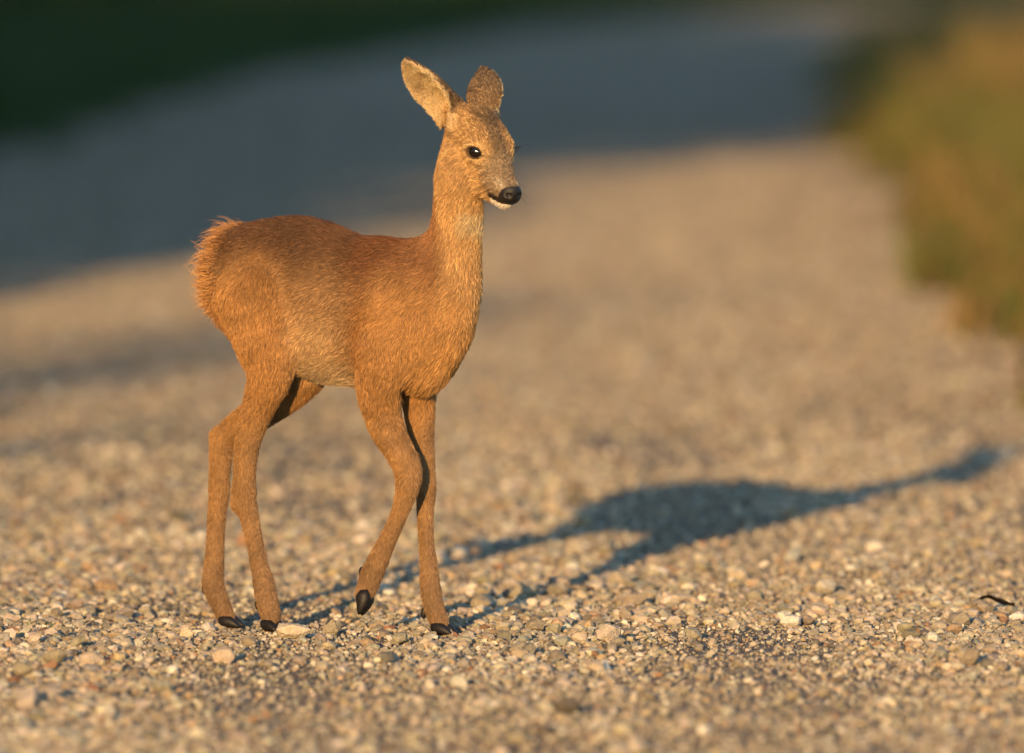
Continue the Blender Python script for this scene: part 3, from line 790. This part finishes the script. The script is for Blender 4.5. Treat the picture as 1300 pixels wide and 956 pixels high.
def hoof(name, ground_pt, fwd, down=np.array([0, 0, -1.0]), L=.024, hgt=.0165, w=.0135):
    fwd = fwd/np.linalg.norm(fwd); wid = np.cross(fwd, down); wid /= np.linalg.norm(wid); down = np.cross(wid, fwd)
    root = empty(name, tuple(float(c) for c in ground_pt)); root.parent = fawn; root.matrix_parent_inverse = Matrix.Translation(-Vector(fawn.location))
    for sd in (-1, 1):
        V, F = claw(fwd, down, wid, ground_pt, L, hgt, sd*.0078, w)
        bm = bmesh.new(); vs_ = [bm.verts.new(v) for v in V]
        for f in F: bm.faces.new([vs_[i] for i in f])
        bm.faces.new(vs_[:10][::-1]); bm.faces.new(vs_[-10:])
        bmesh.ops.recalc_face_normals(bm, faces=bm.faces)
        for f in bm.faces: f.smooth = True
        me = bpy.data.meshes.new('claw'); bm.to_mesh(me); bm.free(); me.materials.append(M_HORN)
        link('claw', me, root)
def on_ground(u, v, dd):
    p = P(u, v, dd); p[2] = float(ground_z(p[0], p[1]))+.003; return p
hoof('hoof', on_ground(559, 800, -.082), np.array([.80, -.6, 0]))
hoof('hoof', on_ground(344, 800, .020), np.array([.55, -.8, 0]))
hoof('hoof', on_ground(289, 797, .118), np.array([.85, -.5, 0]))
pf = P(464, 762, -.100)
hoof('hoof', P(455, 758, -.090), np.array([.05, -.22, -1.0]), np.array([-.9, .35, 0]), .025, .020, .0135)
def dewclaw(u, v, dd):
    c = P(u, v, dd)
    ball('dewclaw', c, (.0042, .0042, .0085), np.stack([FW, LT, UPV]), M_HORN, fawn, 10)
for a in ((538, 778, -.066), (545, 780, -.056), (259.5, 747, .137), (265, 749, .148), (327, 767, .03), (333, 767, .044), (459, 727, -.085), (466, 722, -.074)): dewclaw(*a)

# ------------------------------------------------------------------ grass
def blades(x, y, hgt, wid, lean, tint, z0=-.016, segs=2):
    n = len(x); a = rng.uniform(0, 2*np.pi, n); wd = np.stack([np.cos(a), np.sin(a), np.zeros(n)], 1)*(wid*.5)[:, None]
    la = rng.uniform(0, 2*np.pi, n); ld = np.stack([np.cos(la), np.sin(la), np.zeros(n)], 1)*(lean*hgt)[:, None]
    b0 = np.stack([x, y, np.full(n, z0)], 1); up = np.array([0, 0, 1.0])*hgt[:, None]
    m1 = b0+up*.55+ld*.3; tp = b0+up*.95+ld
    V = np.stack([b0-wd, b0+wd, m1+wd*.8, m1-wd*.8, tp], 1).reshape(-1, 3)
    k = np.arange(n)[:, None]*5
    F = np.concatenate([k+np.array([[0, 1, 2]]), k+np.array([[0, 2, 3]]), k+np.array([[3, 2, 4]])], 1).reshape(-1, 3)
    return V, F, np.repeat(tint, 3, 0)
def translucent_leaf(name, rough=.6):
    m, nt, b = material(name, rough, spec=.25); attr_color(nt, b)
    tr = nt.nodes.new('ShaderNodeBsdfTranslucent'); mx = nt.nodes.new('ShaderNodeMixShader'); mx.inputs[0].default_value = .3
    at = [n for n in nt.nodes if n.type == 'ATTRIBUTE'][0]
    nt.links.new(at.outputs['Color'], tr.inputs[0]); out = nt.nodes['Material Output']
    nt.links.new(b.outputs[0], mx.inputs[1]); nt.links.new(tr.outputs[0], mx.inputs[2]); nt.links.new(mx.outputs[0], out.inputs[0])
    return m
M_GRASS = translucent_leaf('grass')
def grass_field(n, side, y0, y1, depth, h0, h1, cols, wts, wid):
    y = y0+(y1-y0)*rng.random(n); t = rng.random(n)**1.2*depth
    e = (right_edge(y) if side > 0 else left_edge(y))
    wob = (vnoise(y*1.3, np.zeros(n)+side*3, 44)-.5)*.45
    x = e+side*(t+.02)+wob
    clump = vnoise(x*1.6, y*1.1, 45)
    hgt = (h0+(h1-h0)*rng.random(n))*(.45+.9*clump)*(.55+.45*sstep(0, .35, t))
    ci = np.clip((clump*1.2-.1+rng.normal(0, .22, n)), 0, .999)*len(cols)
    c = np.array(cols)[ci.astype(int)]*rng.uniform(.75, 1.25, (n, 1))
    return blades(x, y, hgt, np.full(n, wid)*rng.uniform(.6, 1.4, n), rng.uniform(.15, .7, n), c)
straw = [(.27, .17, .055), (.22, .14, .045), (.13, .14, .024), (.10, .15, .020), (.17, .14, .034), (.28, .18, .060)]
V, F, C = grass_field(52000, 1, 20.5, 54, 3.4, .12, .42, straw, None, .011)
V2, F2, C2 = grass_field(9000, 1, 6, 20.5, 2.2, .10, .35, straw, None, .009)
g1 = link('verge_grass', mesh_np('verge_grass', np.concatenate([V, V2]), np.concatenate([F, F2+len(V)]), M_GRASS, False, np.concatenate([C, C2])))
tag(g1, 'tall sunlit yellow green grass along the right road edge', 'grass', kind='stuff')
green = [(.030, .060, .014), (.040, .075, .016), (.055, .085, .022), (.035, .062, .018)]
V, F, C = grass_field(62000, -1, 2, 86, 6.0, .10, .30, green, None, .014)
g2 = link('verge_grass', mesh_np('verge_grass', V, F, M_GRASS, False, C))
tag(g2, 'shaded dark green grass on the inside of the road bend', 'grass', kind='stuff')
n = 24000; y = rng.uniform(6, 90, n); x = right_edge(y)+3+rng.random(n)**1.3*14
V, F, C = blades(x, y, rng.uniform(.2, .5, n), np.full(n, .03), rng.uniform(.2, .7, n), np.array(straw)[rng.integers(0, 6, n)])
tag(link('meadow_grass', mesh_np('meadow_grass', V, F, M_GRASS, False, C)), 'meadow grass to the right, behind the tall verge', 'grass', kind='stuff')
# far field beyond the bend
n = 26000; y = rng.uniform(66, 130, n); x = rng.uniform(-8, 12, n)
ok = (x < left_edge(y)-.1) | (x > right_edge(y)+.1) | (y > 95); x, y = x[ok], y[ok]
V, F, C = blades(x, y, rng.uniform(.15, .5, len(x)), np.full(len(x), .02), rng.uniform(.1, .6, len(x)), np.array(straw)[rng.integers(1, 5, len(x))])
tag(link('meadow_grass', mesh_np('meadow_grass', V, F, M_GRASS, False, C)), 'meadow grass beyond the far bend of the road', 'grass', kind='stuff')

# small sprigs among the stones
def sprig(u, v, n, lab, hmax):
    g = G(u, v); z = float(ground_z(g[0], g[1])); root = tag(empty('grass_sprig', (g[0], g[1], z)), lab, 'grass')
    for i in range(n):
        V, F, C = blades(g[0]+rng.normal(0, .012, 1), g[1]+rng.normal(0, .02, 1), rng.uniform(.4, 1, 1)*hmax, np.full(1, .0016), rng.uniform(.1, .6, 1), np.array(green)[rng.integers(0, 4, 1)]*2.2, z0=z-.002)
        link('blade', mesh_np('blade', V, F, M_GRASS, False, C), root)
sprig(42, 802, 9, 'thin green grass sprig with upright blades among the coarse stones', .030)
sprig(76, 806, 8, 'sparse low grass sprig near the rounded blocky stone', .022)
sprig(95, 772, 6, 'tiny grass sprig on the gravel ridge behind the others', .016)

# withered leaf lying on the road
m, nt, b = material('withered_leaf', .7, (.035, .022, .013)); M_LEAFD = m
g = G(1266, 786); bm = bmesh.new(); rows = []
for i in range(9):
    t = i/8; w = .011*math.sin(math.pi*(t*.92+.04))**.8
    z = float(ground_z(g[0], g[1]))+.015+.006*math.sin(t*5)
    rows.append([bm.verts.new((g[0]+(t-.5)*.052, g[1]+.03+k*w, z+abs(k)*.005+.002*math.sin(t*9+k))) for k in (-1, -.5, 0, .5, 1)])
for a_, b_ in zip(rows[:-1], rows[1:]):
    for k in range(4): bm.faces.new((a_[k], a_[k+1], b_[k+1], b_[k]))
bmesh.ops.solidify(bm, geom=bm.faces[:], thickness=.0012)
me = bpy.data.meshes.new('withered_leaf'); bm.to_mesh(me); bm.free(); me.materials.append(M_LEAFD)
tag(link('withered_leaf', me), 'dark curled withered leaf lying beside a whitish stone', 'leaf')

# ------------------------------------------------------------------ trees on the left verge, whose shade lies across the road
m, nt, b = material('bark', .9)
tc = nt.nodes.new('ShaderNodeTexCoord'); nz = nt.nodes.new('ShaderNodeTexNoise'); nz.inputs['Scale'].default_value = 9; nz.inputs['Detail'].default_value = 7
cr = nt.nodes.new('ShaderNodeValToRGB'); cr.color_ramp.elements[0].color = (.05, .038, .028, 1); cr.color_ramp.elements[1].color = (.16, .13, .10, 1)
nt.links.new(tc.outputs['Object'], nz.inputs['Vector']); nt.links.new(nz.outputs['Fac'], cr.inputs[0]); nt.links.new(cr.outputs[0], b.inputs['Base Color'])
M_BARK = m
M_LEAF = translucent_leaf('tree_leaf')
def tree(name, x, y, height, spread, lab, leaves, low=.05, group=None, leaf=.16):
    r = np.random.default_rng(int(abs(x*131+y*17))+5)
    root = empty(name, (x, y, -.02)); tag(root, lab, 'tree', group)
    bm = bmesh.new()
    def limb(p, d, L, r0, depth):
        n = 7; prev = None; steps = 5
        for i in range(steps+1):
            t = i/steps; c = p+d*(L*t)+Vector((math.sin(t*3+depth)*.05*L, math.cos(t*2.3)*.04*L, 0))*t
            rr = r0*(1-.72*t)
            q_ = d.to_track_quat('Z', 'Y')
            ring = [bm.verts.new(c+q_ @ Vector((math.cos(2*math.pi*k/n)*rr, math.sin(2*math.pi*k/n)*rr, 0))) for k in range(n)]
            if prev:
                for k in range(n): bm.faces.new((prev[k], prev[(k+1) % n], ring[(k+1) % n], ring[k]))
            prev = ring
            if depth < 2 and i >= 2:
                for _ in range(2):
                    a = r.uniform(0, 2*math.pi); dd = (d*.5+Vector((math.cos(a), math.sin(a), .45))*.8).normalized()
                    limb(c, dd, L*r.uniform(.35, .5), rr*.5, depth+1)
    limb(Vector((x, y, -.05)), Vector((r.normal(0, .04), r.normal(0, .04), 1)).normalized(), height*.8, height*.022+.04, 0)
    me = bpy.data.meshes.new('trunk'); bm.to_mesh(me); bm.free(); me.materials.append(M_BARK)
    link('trunk', me, root)
    nc = 46
    ct = np.stack([x+r.normal(0, .42, nc)*spread, y+r.normal(0, .42, nc)*spread, height*(low+(1-low)*r.beta(1.4, 1.5, nc))], 1)
    taper = 1-.55*np.clip((ct[:, 2]/height-.45)/.55, 0, 1)
    ct[:, 0] = x+np.clip((ct[:, 0]-x)*taper, -spread, spread); ct[:, 1] = y+np.clip((ct[:, 1]-y)*taper, -spread, spread)
    cr_ = r.uniform(.35, .62, nc)*spread*.75
    k = r.integers(0, nc, leaves); u = r.normal(size=(leaves, 3)); u /= np.linalg.norm(u, axis=1)[:, None]
    p = ct[k]+u*(cr_[k]*r.random(leaves)**.45)[:, None]; p[:, 2] = np.maximum(p[:, 2], .05)
    e1 = r.normal(size=(leaves, 3)); e1 /= np.linalg.norm(e1, axis=1)[:, None]; e2 = np.cross(e1, r.normal(size=(leaves, 3))); e2 /= np.linalg.norm(e2, axis=1)[:, None]
    sz = leaf*r.uniform(.6, 1.3, leaves)[:, None]
    V = np.stack([p-e1*sz, p-e2*sz*.45, p+e1*sz, p+e2*sz*.45], 1).reshape(-1, 3)
    F = np.arange(leaves*4).reshape(-1, 4)
    base = np.array([(.035, .075, .018), (.05, .09, .022), (.03, .06, .016)])[r.integers(0, 3, nc)][k]
    link('crown', mesh_np('crown', V, F, M_LEAF, False, base*r.uniform(.75, 1.25, (leaves, 1))), root)
    return root
SHL = 'bushy roadside tree with foliage to the ground, shading the road from its left verge'
for (x, y, hh, sp) in ((-7.2, 9, 6.2, 2.2), (-5.75, 14.5, 6.8, 2.3), (-5.15, 20, 6.3, 2.2), (-5.8, 25.5, 5.5, 2.3), (-6.1, 31.5, 5.6, 2.3), (-6.1, 38, 8, 2.4), (-10.5, 30, 8, 2.5), (-10.8, 38, 8.5, 2.5), (-11, 46, 8.5, 2.6)):
    tree('roadside_tree', x, y, hh, sp, SHL, 6500, group='trees along the left verge')
for (x, y, hh, sp) in ((-6.6, 60, 7, 2.6), (-5.6, 68, 7, 2.6), (-4.3, 76, 7, 2.6), (-8, 66, 8, 2.8), (-3.0, 85, 7, 2.6)):
    tree('roadside_tree', x, y, hh, sp, 'dark bushy tree at the wood edge beyond the shaded grass', 6000, group='trees at the far wood edge')
tree('added_shade_tree', -4.15, 7.0, 3.2, .95, 'unseen sparse young tree added on the left verge to dapple the road with shade', 700, low=.55, leaf=.05)  # out-of-view tree added so its thin crown dapples the left of the road
print('scene built', len(gravel.data.polygons), round(time.time()-T0, 1))
